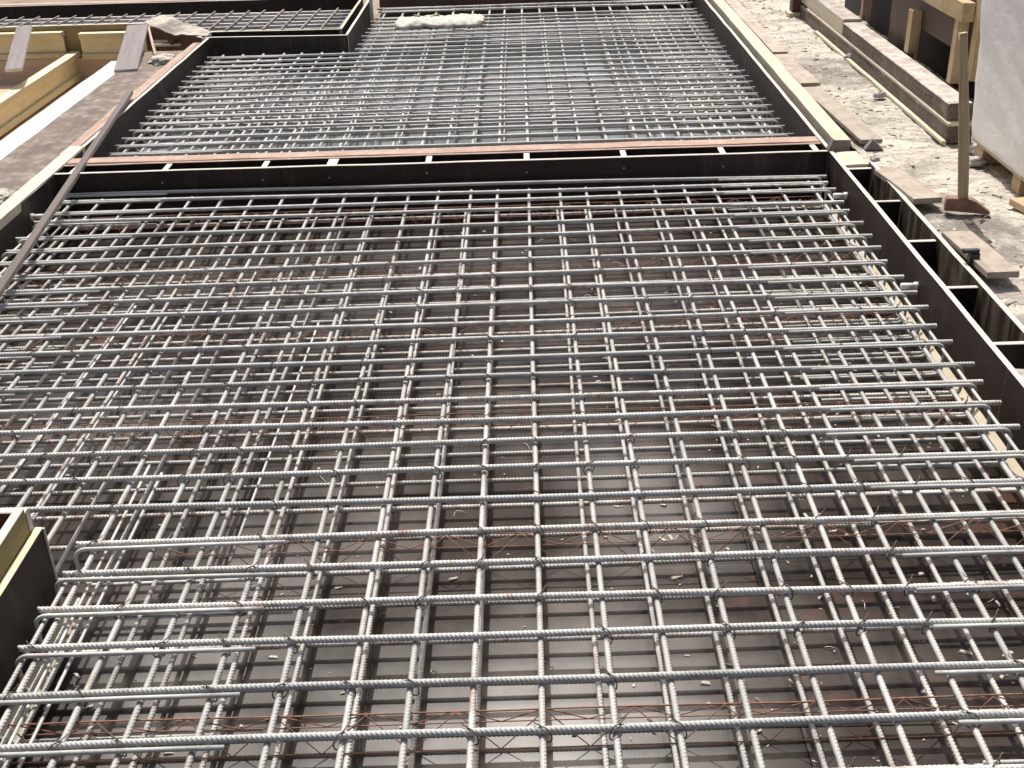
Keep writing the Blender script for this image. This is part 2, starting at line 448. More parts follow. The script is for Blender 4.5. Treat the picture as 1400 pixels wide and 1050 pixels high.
def ribbed_mesh(name, L, r, mat, n=12, pitch=0.0105, rib=0.0013, bow=(0, 0), ph=0.0, plain=False):
    """reinforcing bar along +x with two rows of oblique crescent ribs; the vertex rings are sheared along the ribs"""
    th = np.linspace(0, 2 * np.pi, n, endpoint=False)
    if plain:
        s = np.linspace(0, L, max(3, int(L / 0.3))); prof = np.zeros_like(s); shift = np.zeros(n); k = np.zeros(n)
    else:
        m = int(L / pitch) + 1
        fr = np.array([0.0, 0.42, 0.58, 0.84]); hh = np.array([0.0, 0.0, 1.0, 1.0])
        s = (np.arange(m)[:, None] + fr[None, :]).ravel() * pitch
        prof = np.tile(hh, m)
        tri = np.where(th < np.pi, th / np.pi, 2 - th / np.pi)
        shift = tri * r * 2.6
        k = 0.35 + 0.65 * np.abs(np.sin(th))
        keep = s <= L
        s, prof = s[keep], prof[keep]
    X = np.clip(s[:, None] + shift[None, :] - (r * 1.3 if not plain else 0), 0, L)
    Rr = r + prof[:, None] * rib * k[None, :]
    u = X / L
    Y = Rr * np.cos(th)[None, :] + bow[0] * np.sin(np.pi * u + ph) + bow[0] * 0.4 * np.sin(3.1 * np.pi * u + 2 * ph)
    Z = Rr * np.sin(th)[None, :] + bow[1] * np.sin(np.pi * u) + bow[1] * 0.5 * np.sin(4 * np.pi * u + ph)
    Y[0, :] = Y[0, :]; V = np.stack([X, Y, Z], -1).reshape(-1, 3)
    S = len(s)
    i = np.arange(S - 1)[:, None]; kk = np.arange(n)[None, :]; k2 = (kk + 1) % n
    F = np.stack([i * n + kk, i * n + k2, (i + 1) * n + k2, (i + 1) * n + kk], -1).reshape(-1, 4)[:, ::-1]
    me = bpy.data.meshes.new(name)
    nq = len(F)
    me.vertices.add(len(V)); me.vertices.foreach_set('co', V.astype(np.float32).ravel())
    caps = np.concatenate([np.arange(n), (S - 1) * n + np.arange(n)[::-1]])
    me.loops.add(nq * 4 + 2 * n)
    me.loops.foreach_set('vertex_index', np.concatenate([F.ravel(), caps]).astype(np.int32))
    me.polygons.add(nq + 2)
    st = np.concatenate([np.arange(nq) * 4, [nq * 4, nq * 4 + n]]).astype(np.int32)
    me.polygons.foreach_set('loop_start', st)
    me.polygons.foreach_set('use_smooth', np.concatenate([np.ones(nq, bool), np.zeros(2, bool)]))
    me.materials.append(mat)
    me.update(calc_edges=True); me.validate()
    return me

def put_bar(name, me, p0, p1, parent, roll=0.0):
    m, L = frame(p0, p1)
    return link(name, me, m @ Matrix.Rotation(roll, 4, 'X'), parent)

# ------------------------------------------------------------------ levels
Z_TOP, Z_LONG = 0.0, -0.0165       # bar centres of the upper mat
Z_LLONG, Z_LTRANS = -0.110, -0.1255
Z_DECK = -0.160
Z_FORM = 0.100                     # top of the edge forms
Z_PLAT = 0.060
XR, XL = 1.492, -2.318             # inner faces of the right and left forms

# ================================================================== SETTING
def grid_mesh(name, x0, x1, y0, y1, step, hf, mat, smooth=True):
    nx = max(2, int((x1 - x0) / step) + 1); ny = max(2, int((y1 - y0) / step) + 1)
    vs = []
    for j in range(ny):
        y = y0 + (y1 - y0) * j / (ny - 1)
        for i in range(nx):
            x = x0 + (x1 - x0) * i / (nx - 1)
            vs.append((x, y, hf(x, y)))
    fs = [(j * nx + i, j * nx + i + 1, (j + 1) * nx + i + 1, (j + 1) * nx + i) for j in range(ny - 1) for i in range(nx - 1)]
    return mesh_from(name, vs, fs, [mat], smooth=smooth)

g = link('ground', grid_mesh('ground', -150, 150, -100, 200, 6.0, lambda x, y: 0.25 * noise.noise(Vector((x * .05, y * .05, 0))), M['soil']), Matrix.Translation((0, 0, -3.3)))
tag(g, kind='structure')

# soffit deck of film-faced panels
deck = thing('formwork_deck', (0, 0, Z_DECK), kind='structure')
def panels(x0, x1, y0, y1, w=0.5, l=1.5, z=Z_DECK, mat=None):
    ys = y0; row = 0
    while ys < y1 - 0.01:
        ye = min(ys + w, y1)
        xs = x0 - (0.75 if row % 2 else 0)
        while xs < x1 - 0.01:
            a, b = max(xs, x0), min(xs + l, x1)
            if b - a > 0.03:
                dz = random.uniform(-0.0012, 0.0)
                plank('plywood_panel', deck, (a + 0.0012, (ys + ye) / 2, z - 0.0105 + dz), (b - 0.0012, (ys + ye) / 2, z - 0.0105 + dz), ye - ys - 0.0024, 0.021, mat, mat, mat, segs=1, wob=0.0, ch=0.001)
            xs += l
        ys = ye; row += 1
panels(-2.40, 1.70, 0.5, 5.66, mat=M['deck'])
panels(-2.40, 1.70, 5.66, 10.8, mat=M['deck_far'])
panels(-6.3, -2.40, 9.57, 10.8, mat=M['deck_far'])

# ================================================================== REINFORCEMENT
rows_px = [
 [(0, 1020), (400, 1005.7), (735, 994), (1400, 974.5)],
 [(0, 951), (400, 935), (735, 924.5), (1400, 907)],
 [(3, 889), (400, 873), (735, 862), (1400, 845)],
 [(32, 834), (400, 822.7), (735, 809), (1400, 793)],
 [(71, 786), (400, 774), (735, 761), (1400, 746)],
 [(88, 744), (350, 734), (735, 717), (1400, 696)],
 [(52, 695), (350, 684), (735, 672), (1395, 655)],
 [(0, 659), (350, 647.5), (735, 635), (1050, 625), (1400, 617)],
 [(0, 625), (350, 611), (735, 599), (1050, 590), (1377, 580)],
 [(0, 590), (350, 579), (735, 566), (1050, 555), (1357, 549)],
 [(0, 561), (350, 550), (735, 537), (1050, 526), (1332, 520)],
 [(0, 534), (350, 524), (735, 512), (1050, 501), (1314, 492)],
 [(0, 506), (350, 497.5), (735, 482.5), (1292, 464)],
 [(350, 472.5), (735, 459), (1279, 441)],
 [(350, 447.5), (735, 434), (1257, 417)],
 [(350, 424), (735, 414), (1244, 396)],
 [(350, 404), (735, 392.5), (1230, 375)],
 [(122, 394), (350, 385), (735, 372.5), (1220, 354)],
 [(350, 366), (735, 352.5), (1201, 336)],
 [(350, 346), (735, 336), (1187, 319)],
 [(350, 330), (735, 319), (1175, 302)],
 [(350, 314), (735, 300), (1165, 286)],
 [(350, 295), (735, 285), (1150, 272)],
 [(350, 281), (735, 271), (1142, 256)],
 [(350, 266), (735, 257.5), (1130, 246)],
 [(97, 262), (350, 256), (735, 247.5), (1050, 237.5)],
]
def fit_row(pts, z):
    w = [px(x, y, z + 0.006) for x, y in pts]
    A = np.polyfit([p.x for p in w], [p.y for p in w], 1)
    return A            # slope, intercept
row_fit = [fit_row(p, Z_TOP) for p in rows_px]
row_fit = [np.array([(-1.42 + 1.57), 0]) * 0 + np.array([0.018, 1.706]), np.array([0.018, 1.55]), np.array([0.015, 1.40]), np.array([0.012, 1.25]), np.array([0.01, 1.10])][::-1] + row_fit
long_x = [-1.169, -1.012, -0.878, -0.724, -0.570, -0.416, -0.276, -0.139, 0.014, 0.166, 0.299, 0.453, 0.618, 0.762, 0.914, 1.071, 1.216, 1.362]
left_x = [-1.32, -1.465, -1.62, -1.765, -1.92, -2.07, -2.21]

BARL = {}
def bar_set(key, L, r, mat, nvar, plain=False, n=12, rib=0.0014):
    BARL[key] = [ribbed_mesh('bar', L, r, mat, n=n, rib=rib, bow=((random.uniform(0.005, 0.011) if key in ('t_full', 't_near') else random.uniform(-1, 1) * 0.010), random.uniform(-1, 1) * 0.0022), ph=random.uniform(0, 3), plain=plain) for _ in range(nvar)]
def pick(key): return random.choice(BARL[key])

T_FULL = 3.735; T_NEAR = 2.665
bar_set('t_full', T_FULL, 0.0077, M['bar'], 4)
bar_set('t_near', T_NEAR, 0.0077, M['bar'], 3)
bar_set('l_full', 4.78, 0.0072, M['bar_long'], 4, rib=0.0009)
bar_set('l_left', 2.98, 0.0072, M['bar_long'], 3, rib=0.0009)
bar_set('lt_full', T_FULL, 0.0068, M['bar_low'], 2, n=10)
bar_set('lt_near', T_NEAR, 0.0068, M['bar_low'], 2, n=10)
bar_set('ll_full', 4.78, 0.0062, M['bar_low'], 3, n=10)
bar_set('ll_left', 2.98, 0.0062, M['bar_low'], 2, n=10)

near_up = thing('reinforcement_mat', (0, 3.2, Z_LONG), 'large upper grid of grey ribbed steel bars filling the foreground bay', 'rebar mat')
near_lo = thing('reinforcement_mat', (0, 3.2, Z_LTRANS), 'lower layer of steel bars seen through the foreground grid, just above the deck', 'rebar mat')

def hairpin_mesh(mat, leg1, leg2, h=0.118, r=0.0056):
    pts = [(-leg1, 0, 0), (-leg1 * 0.6, 0, 0.0005), (-leg1 * 0.3, 0, -0.0005)]
    rc = 0.030
    pts += [(-rc, 0, 0)]
    for k in range(1, 6):
        a = math.pi / 2 * k / 5
        pts.append((-rc + rc * math.sin(a), 0, -rc + rc * math.cos(a)))
    for k in range(0, 6):
        a = math.pi / 2 * k / 5
        pts.append((-rc + rc * math.cos(a), 0, -h + rc - rc * math.sin(a)))
    pts += [(-leg2 * 0.5, 0, -h), (-leg2, 0, -h)]
    return tube_mesh('hairpin_bar', pts, r, mat, 10)
HP = [hairpin_mesh(M['bar'], random.uniform(0.50, 0.56), random.uniform(0.42, 0.5)) for _ in range(3)]

def tie_mesh():
    pts = []
    for k in range(14):
        a = 2 * math.pi * k / 14
        pts.append((0.0135 * math.cos(a), 0.0135 * math.cos(a), 0.0 + 0.0205 * math.sin(a) - 0.008))
    a = tube_mesh('tie_wire', pts, 0.0017, M['wire'], 5, closed=True)
    b = tube_mesh('tie_wire', [(0.006, 0.006, 0.010), (0.009, 0.010, 0.013), (0.013, 0.017, 0.014), (0.018, 0.021, 0.019)], 0.0016, M['wire'], 4)
    bm = bmesh.new(); bm.from_mesh(a); bm.from_mesh(b); bm.to_mesh(a); bm.free()
    a.polygons.foreach_set('use_smooth', np.ones(len(a.polygons), dtype=bool))
    return a
TIE = tie_mesh()

upper_rows = []
for i, (sl, ic) in enumerate(row_fit):
    if i == len(row_fit) - 1: ic -= 0.030
    if i == len(row_fit) - 2: ic -= 0.012
    short = i < 11                      # these rows stop at the box-out on the left
    xe = 1.455 + random.uniform(-0.012, 0.010)
    xs = xe - (T_NEAR if short else T_FULL)
    ic -= 0.005
    if not short: xs += random.uniform(-0.0, 0.03)
    z = Z_TOP + random.uniform(-0.0012, 0.0015)
    put_bar('bar', pick('t_near' if short else 't_full'), (xs, sl * xs + ic, z), (xe, sl * xe + ic, z), near_up, random.uniform(-0.25, 0.25))
    upper_rows.append((sl, ic))
    # hairpins lapped beside the bar ends
    if i >= 3:
        off = -0.0155
        x = 1.440 + random.uniform(-0.006, 0.008)
        m = Matrix.Translation((x, sl * x + ic + off, z - 0.001)) @ Matrix.Rotation(math.atan(sl) + random.uniform(-0.008, 0.008), 4, 'Z')
        link('hairpin_bar', random.choice(HP), m, near_up)
        x = (-1.215 if short else -2.272) + random.uniform(-0.006, 0.01)
        m = Matrix.Translation((x, sl * x + ic + off, z - 0.001)) @ Matrix.Rotation(math.pi + math.atan(sl) + random.uniform(-0.008, 0.008), 4, 'Z')
        link('hairpin_bar', random.choice(HP), m, near_up)
for x in long_x:
    a = random.uniform(-0.006, 0.006)
    put_bar('bar', pick('l_full'), (x + a, 0.70, Z_LONG), (x - a, 5.48, Z_LONG), near_up, random.uniform(-0.6, 0.6))
    b = random.uniform(-0.014, 0.002)
    put_bar('bar', pick('ll_full'), (x + b, 0.70, Z_LLONG), (x + b + random.uniform(-.01, .01), 5.48, Z_LLONG), near_lo, random.uniform(-0.6, 0.6))
for x in left_x:
    a = random.uniform(-0.006, 0.006)
    put_bar('bar', pick('l_left'), (x + a, 2.50, Z_LONG), (x - a, 5.48, Z_LONG), near_up, random.uniform(-0.6, 0.6))
    b = random.uniform(-0.012, 0.010)
    put_bar('bar', pick('ll_left'), (x + b, 2.50, Z_LLONG), (x + b, 5.48, Z_LLONG), near_lo, random.uniform(-0.6, 0.6))
# edge bars held in the bends of the hairpins
thin = [ribbed_mesh('bar', 4.78, 0.0055, M['bar'], n=10, rib=0.0009)]
for x, z in ((1.424, -0.016), (1.428, -0.104)):
    put_bar('bar', thin[0], (x, 0.70, z), (x + 0.003, 5.48, z), near_up if z > -0.05 else near_lo)
thin2 = ribbed_mesh('bar', 2.98, 0.0055, M['bar'], n=10, rib=0.0009)
for z in (-0.016, -0.104):
    put_bar('bar', thin2, (-2.25, 2.50, z), (-2.252, 5.48, z), near_up if z > -0.05 else near_lo)
thin3 = ribbed_mesh('bar', 1.75, 0.0055, M['bar'], n=10, rib=0.0009)
for x, z in ((-1.198, -0.018), (-1.196, -0.104)):
    put_bar('bar', thin3, (x, 0.70, z), (x, 2.45, z), near_up if z > -0.05 else near_lo)
# a few thin loose lap bars between the long bars on the left, as in the photo
thin4 = ribbed_mesh('bar', 1.5, 0.0042, M['bar'], n=8, plain=True)
for x0, y0, x1, y1 in ((-1.085, 1.45, -1.10, 2.95), (-1.13, 1.50, -1.15, 3.0), (-0.80, 2.5, -0.79, 4.0), (-1.40, 2.6, -1.39, 4.1), (-1.55, 2.7, -1.54, 4.2)):
    put_bar('bar', thin4, (x0, y0, -0.030), (x1, y1, -0.030), near_up)
low_y = [0.88, 1.04, 1.19, 1.34, 1.50, 1.66, 1.815, 1.970, 2.135, 2.286, 2.44, 2.586, 2.737, 2.887, 3.028, 3.184, 3.343, 3.493]
while low_y[-1] < 5.3: low_y.append(low_y[-1] + 0.1505 + random.uniform(-0.007, 0.007))
for y in low_y:
    short = y < 2.50
    xe = 1.452; xs = xe - (T_NEAR if short else T_FULL)
    sl = 0.014
    put_bar('bar', pick('lt_near' if short else 'lt_full'), (xs, y + sl * xs, Z_LTRANS), (xe, y + sl * xe, Z_LTRANS), near_lo, random.uniform(-0.5, 0.5))
nt = 0
for (sl, ic) in upper_rows:
    for x in long_x + left_x:
        y = sl * x + ic
        if 1.6 < y < 4.6 and random.random() < 0.5 and nt < 290 and (x > -1.2 or y > 2.6):
            link('tie_wire', TIE, Matrix.Translation((x, y, Z_TOP)) @ Matrix.Rotation(random.choice((0, math.pi / 2)) + random.uniform(-.2, .2), 4, 'Z'), near_up); nt += 1

# the far bay
far_up = thing('reinforcement_mat', (0, 8.0, Z_LONG), 'upper grid of grey steel bars in the bay behind the cross form', 'rebar mat')
far_lo = thing('reinforcement_mat', (0, 8.0, Z_LTRANS), 'lower layer of steel bars glimpsed under the grid behind the cross form', 'rebar mat')
bar_set('ft', T_FULL, 0.0090, M['bar'], 3, plain=True, n=8)
bar_set('fts', 2.68, 0.0090, M['bar'], 2, plain=True, n=8)
bar_set('fl', 4.55, 0.0090, M['bar_long'], 3, plain=True, n=8)
bar_set('fls', 2.85, 0.0090, M['bar_long'], 3, plain=True, n=8)
bar_set('flt', T_FULL, 0.0080, M['bar_low'], 2, plain=True, n=6)
bar_set('flts', 2.68, 0.0080, M['bar_low'], 2, plain=True, n=6)
bar_set('fll', 4.55, 0.0080, M['bar_low'], 2, plain=True, n=6)
bar_set('flls', 2.85, 0.0080, M['bar_low'], 2, plain=True, n=6)
hp_far = [hairpin_mesh(M['bar'], 0.62, 0.5, r=0.0062), hairpin_mesh(M['bar'], 0.55, 0.45, r=0.0062)]
y = 5.945
k = 0
while y < 10.50:
    jy = y + random.uniform(-0.007, 0.007)
    short = jy > 8.78
    xe = 1.455 + random.uniform(-0.02, 0.01); xs = xe - (2.68 if short else T_FULL)
    sl = 0.012 + random.uniform(-0.003, 0.003)
    if abs(jy - 10.22) > 0.06:
        put_bar('bar', pick('fts' if short else 'ft'), (xs, jy + sl * xs, Z_TOP), (xe, jy + sl * xe, Z_TOP), far_up)
        link('hairpin_bar', random.choice(hp_far), Matrix.Translation((1.44, jy + sl * 1.44 - 0.017, 0)) @ Matrix.Rotation(math.atan(sl), 4, 'Z'), far_up)
        xl = -1.20 if short else -2.265
        link('hairpin_bar', random.choice(hp_far), Matrix.Translation((xl, jy + sl * xl - 0.017, 0)) @ Matrix.Rotation(math.pi + math.atan(sl), 4, 'Z'), far_up)
    ly = jy + 0.108
    put_bar('bar', pick('flts' if short else 'flt'), (xs, ly + sl * xs, Z_LTRANS), (xe, ly + sl * xe, Z_LTRANS), far_lo)
    y += 0.1505; k += 1
for x in [v for v in long_x if v > -1.2]:
    a = random.uniform(-0.012, 0.012)
    put_bar('bar', pick('fl'), (x + a, 5.93, Z_LONG - 0.002), (x - a, 10.48, Z_LONG - 0.002), far_up)
    b = random.uniform(-0.03, 0.03)
    put_bar('bar', pick('fll'), (x + b, 5.93, Z_LLONG), (x + b, 10.48, Z_LLONG), far_lo)
for x in left_x:
    a = random.uniform(-0.012, 0.012)
    put_bar('bar', pick('fls'), (x + a, 5.93, Z_LONG), (x - a, 8.78, Z_LONG), far_up)
    b = random.uniform(-0.03, 0.03)
    put_bar('bar', pick('flls'), (x + b, 5.93, Z_LLONG), (x + b, 8.78, Z_LLONG), far_lo)

# the side bay at the top left
bay = thing('reinforcement_mat', (-3.5, 10.0, Z_LONG), 'pale bars with dark cross bars in the side bay at the top left', 'rebar mat')
bar_set('bt', 4.6, 0.011, M['bar_pale'], 2, plain=True, n=8)
bar_set('bts', 1.48, 0.011, M['bar_pale'], 2, plain=True, n=8)
bar_set('bl', 0.84, 0.0085, M['bar_dark'], 2, plain=True, n=8)
bar_set('bls', 1.36, 0.0085, M['bar_dark'], 2, plain=True, n=8)
for k in range(9):
    yy_ = 9.16 + 0.15 * k
    if yy_ < 9.62: put_bar('bar', pick('bts'), (-2.88 + 0.35 * max(0, 9.3 - yy_) , yy_, 0.0), (-1.40, yy_ + 0.015, 0.0), bay)
    else: put_bar('bar', pick('bt'), (-6.0, yy_, 0.0), (-1.40, yy_ + 0.03, 0.0), bay)
    if yy_ > 9.62: put_bar('bar', pick('bt'), (-6.0, yy_ + .06, -0.1), (-1.40, yy_ + 0.09, -0.1), bay)
for k in range(30):
    x = -1.47 - 0.152 * k + random.uniform(-.02, .02)
    if x > -2.75: put_bar('bar', pick('bls'), (x, 9.08, 0.0165), (x + .03, 10.44, 0.0165), bay)
    else: put_bar('bar', pick('bl'), (x, 9.60, 0.0165), (x + .03, 10.44, 0.0165), bay)

# rusty lattice spacers between the two layers
def lattice(y, x0, x1, sl, label):
    t = thing('lattice_spacer', ((x0 + x1) / 2, y, -0.118), label, 'bar spacer', 'rusty lattice spacers between the bar layers')
    zt, zb, hw = -0.031, -0.103, 0.042
    rp = lambda x, dy, z: (x, y + dy + sl * x, z)
    L = x1 - x0
    n = int(L / 0.098)
    def poly(name, pts, r):
        c = Vector(pts[0]); me = tube_mesh(name, [Vector(p) - c for p in pts], r, M['rust'], 6)
        link(name, me, Matrix.Translation(c), t)
    N = 12
    poly('top_wire', [rp(x0 + L * i / N, random.uniform(-.002, .002), zt + random.uniform(-.0025, .0025)) for i in range(N + 1)], 0.0022)
    for s in (-1, 1):
        poly('bottom_wire', [rp(x0 + L * i / N, s * hw + random.uniform(-.002, .002), zb) for i in range(N + 1)], 0.0016)
        poly('zigzag_wire', [rp(x0 + L * i / n, (s * hw if i % 2 else s * 0.003), (zb if i % 2 else zt)) for i in range(n + 1)], 0.0017)
names = ['rusty lattice spacer nearest the camera, low in the foreground grid',
         'second rusty lattice spacer from the camera, level with the box-out corner',
         'third rusty lattice spacer from the camera, in the middle of the foreground bay',
         'fourth rusty lattice spacer from the camera, beyond the middle of the foreground bay',
         'second rusty lattice spacer from the cross form in the foreground bay',
         'rusty lattice spacer closest to the cross form in the foreground bay']
for i, lab in enumerate(names):
    y = 1.935 + 0.672 * i
    lattice(y, (-1.16 if i == 0 else (-1.05 if i == 1 else -2.2)), 1.39, 0.016, lab)

# ================================================================== FORMS
# cross form: two boards with short spacers between
cf = thing('cross_form', (-0.4, 5.6, Z_DECK), 'dark double board stop-end form crossing the bay with pale spacers', 'formwork')
SL = 0.0135
def cfp(x, dy): return 5.582 + SL * x + dy
NT_, = (0.021,)
a, b = -2.312, 1.486
plank('front_board', cf, (a, cfp(a, 0.0105), (Z_DECK + Z_FORM) / 2), (b, cfp(b, 0.0105), (Z_DECK + Z_FORM) / 2), 0.021, Z_FORM - Z_DECK, M['film'], M['ply_edge'], M['ply_edge'], wob=0.001)
plank('rear_board', cf, (a, cfp(a, 0.151), (Z_DECK + Z_FORM) / 2), (b, cfp(b, 0.151), (Z_DECK + Z_FORM) / 2), 0.021, Z_FORM - Z_DECK - 0.004, M['film'], M['pink'], M['pink'], wob=0.001)
plank('rear_rail', cf, (a + .003, cfp(a, 0.2085), 0.072), (b - .003, cfp(b, 0.2085), 0.072), 0.092, 0.062, M['pink'], M['pink'], M['pink'], wob=0.002)
for x in (-2.24, -1.78, -1.289, -0.955, -0.476, 0.01, 0.491, 0.98, 1.44):
    w = 0.052 if x == -0.955 else 0.03
    plank('spacer', cf, (x, cfp(x, 0.0215), -0.02), (x, cfp(x, 0.1400), -0.02), w, 0.228, M['film'], M['ply_edge'], M['film'], segs=1)
    if -2.0 < x < 1.2:
        me = bpy.data.meshes.get('screw') or tube_mesh('screw', [(0, 0, 0), (0, -0.003, 0)], 0.0055, M['screw'], 8)
        link('screw', me, Matrix.Translation((x + random.uniform(-.01, .01), cfp(x, 0.0005), 0.045 + random.uniform(-.01, .01))), cf)

# right edge form, foreground: double board with spacers
rf = thing('edge_form', (1.57, 4.0, Z_DECK), 'dark double board edge form on the right with white top edges', 'formwork')
zc, hh = (Z_DECK + Z_FORM) / 2, Z_FORM - Z_DECK
plank('inner_board', rf, (XR + 0.0105, 3.26, zc), (XR + 0.0105, 5.70, zc), 0.021, hh, M['film'], M['ply_edge'], M['ply_edge'], wob=0.0012)
plank('inner_board', rf, (XR + 0.0105, 0.60, zc), (XR + 0.0105, 3.257, zc), 0.021, hh, M['film'], M['ply_edge'], M['ply_edge'], wob=0.0012)
plank('outer_board', rf, (1.6455, 3.02, zc + .002), (1.6485, 5.42, zc + .002), 0.021, hh, M['film_drip'], M['ply_edge'], M['ply_edge'], wob=0.0012)
plank('outer_board', rf, (1.6455, 0.60, zc + .002), (1.6455, 3.017, zc + .002), 0.021, hh, M['film_drip'], M['ply_edge'], M['ply_edge'], wob=0.0012)
for y in (5.36, 4.887, 4.401, 3.928, 3.459, 2.98, 2.5, 2.02, 1.54, 1.06):
    plank('spacer', rf, (XR + 0.0225, y, zc - 0.006), (1.6335, y + 0.002, zc - 0.006), 0.021, hh - 0.016, M['film'], M['ply_edge'], M['film'], segs=1)
plank('cover_board', rf, (1.516, 5.49, 0.086), (1.624, 5.49, 0.090), 0.21, 0.018, M['cream'], M['cream'], M['cream'], segs=2)
tag(link('dust_heap', grid_mesh('dust_heap', 1.515, 1.632, 2.5, 3.40, 0.02, lambda x, y: 0.075 + 0.012 * noise.fractal(Vector((x * 20, y * 20, 3)), 1.0, 2.0, 4) - max(0, (y - 3.30)) * 1.6, M['dust']), Matrix.Identity(4)), 'pale sawdust filling the channel of the right edge form', 'sawdust', kind='stuff')

# right edge form, far bay
rf2 = thing('edge_form', (1.57, 8.0, Z_DECK), 'dark edge form with pale timber rail along the right of the far bay', 'formwork')
plank('inner_board', rf2, (XR + 0.0105, 5.703, zc), (XR + 0.0105, 10.70, zc), 0.021, hh, M['film_left'], M['ply_edge'], M['ply_edge'], wob=0.002)
plank('rail', rf2, (1.602, 5.78, 0.062), (1.604, 10.7, 0.062), 0.085, 0.08, M['cream'], M['cream'], M['cream'], wob=0.0012)
plank('lower_board', rf2, (1.565, 5.79, -0.06), (1.565, 10.7, -0.06), 0.018, 0.15, M['film'], M['film'], M['film'])

# left edge form
lf = thing('edge_form', (-2.35, 4.2, Z_DECK), 'smeared dark edge form with pale timber rail left of the foreground bay', 'formwork')
plank('board', lf, (XL - 0.0105, 2.52, zc), (XL - 0.0105, 5.99, zc), 0.021, hh - .012, M['film_left'], M['ply_edge'], M['ply_edge'], wob=0.002)
plank('rail', lf, (XL - 0.040, 2.52, 0.080), (XL - 0.040, 6.03, 0.080), 0.078, 0.045, M['cream'], M['cream'], M['cream'], wob=0.0012)
lf2 = thing('edge_form', (-2.35, 7.3, Z_DECK), 'dark edge form with pinkish rail left of the far bay', 'formwork')
plank('board', lf2, (XL - 0.0105, 6.035, zc), (XL - 0.0105, 8.86, zc), 0.021, hh, M['film_left'], M['ply_edge'], M['ply_edge'], wob=0.001)
plank('rail', lf2, (XL - 0.062, 6.05, 0.068), (XL - 0.060, 8.72, 0.068), 0.056, 0.055, M['pink'], M['pink'], M['pink'], wob=0.0012)
plank('packing_strip', lf2, (XL - 0.115, 6.0, 0.045), (XL - 0.112, 8.5, 0.045), 0.045, 0.05, M['pink'], M['pink'], M['pink'], wob=0.004)

# pale chamfer strips at the foot of the forms
def strip(label, p0, p1, s):
    m, L = frame(p0, p1)
    w = 0.031 * s
    vs = [(0, 0, 0), (0, w, 0), (0, 0, 0.028), (L, 0, 0), (L, w, 0), (L, 0, 0.028)]
    fs = [(0, 1, 2), (3, 5, 4), (0, 3, 4, 1), (1, 4, 5, 2), (0, 2, 5, 3)]
    me = mesh_from('chamfer_strip', vs, fs, [M['cream']])
    bm = bmesh.new(); bm.from_mesh(me); bmesh.ops.recalc_face_normals(bm, faces=bm.faces); bm.to_mesh(me); bm.free()
    return tag(link('chamfer_strip', me, m), label, 'timber strip', 'chamfer strips at the foot of the forms')
strip('pale timber strip along the foot of the right edge form', (XR - 0.001, 0.70, Z_DECK + 0.001), (XR - 0.001, 5.52, Z_DECK + 0.001), 1)
strip('pale timber strip along the foot of the box-out at lower left', (-1.237, 2.42, Z_DECK + 0.001), (-1.237, 0.9, Z_DECK + 0.001), 1)

# plastic tie tubes butting against the forms
def tie_tube(label, x, y, z, s):
    t = thing('tie_tube', (x, y, z), label, 'plastic tube', 'plastic tie tubes at the forms')
    L = 0.05
    link('tube', tube_mesh('tube', [(0, 0, 0), (-s * L, 0, 0.001)], 0.0125, M['pvc'], 14), Matrix.Translation((x - s * .013, y, z)), t)
    link('cone', tube_mesh('cone', [(0, 0, 0), (-s * 0.013, 0, 0)], 0.0165, M['pvc'], 14), Matrix.Translation((x - s * .0005, y, z)), t)
tie_tube('short pale plastic tube at the right form beside the corner with the cross form', XR, 5.21, 0.004, 1)
tie_tube('short pale plastic tube at the right form level with the loose board', XR, 4.135, 0.004, 1)
tie_tube('short pale plastic tube at the smeared left form', XL, 5.20, 0.004, -1)

# ------------------------------------------------------------------ box-out at the lower left
bo = thing('box_out', (-1.7, 1.8, Z_DECK), 'dark box-out with yellow timber rails at the lower left edge', 'formwork')
plank('side_panel', bo, (-1.2505, 0.75, -0.015), (-1.2505, 2.445, -0.015), 0.021, 0.29, M['film'], M['h20_flange'], M['ply_edge'], wob=0.001)
plank('inner_board', bo, (-1.2755, 0.75, 0.075), (-1.2755, 2.42, 0.075), 0.026, 0.255, M['olive'], M['white_board'], M['white_board'], wob=0.0015)
plank('back_board', bo, (-2.28, 2.4335, 0.015), (-1.2635, 2.4335, 0.015), 0.0235, 0.35, M['film_brown'], M['white_board'], M['white_board'], wob=0.0015)
plank('cross_rail', bo, (-2.28, 2.33, 0.15), (-1.2895, 2.33, 0.15), 0.026, 0.085, M['olive'], M['white_board'], M['white_board'], wob=0.0015)
plank('cross_rail', bo, (-2.28, 1.62, 0.15), (-1.2895, 1.62, 0.15), 0.026, 0.085, M['olive'], M['white_board'], M['white_board'], wob=0.0015)
plank('corner_strip', bo, (-1.2375, 2.443, -0.155), (-1.2375, 2.443, 0.128), 0.006, 0.005, M['ply_edge'], M['ply_edge'], M['ply_edge'], up=(1, 0, 0), segs=2, wob=0.0005, ch=0.0006)
plank('floor_panel', bo, (-1.79, 0.75, -0.172), (-1.79, 2.42, -0.172), 1.0, 0.02, M['film'], M['film'], M['film'])

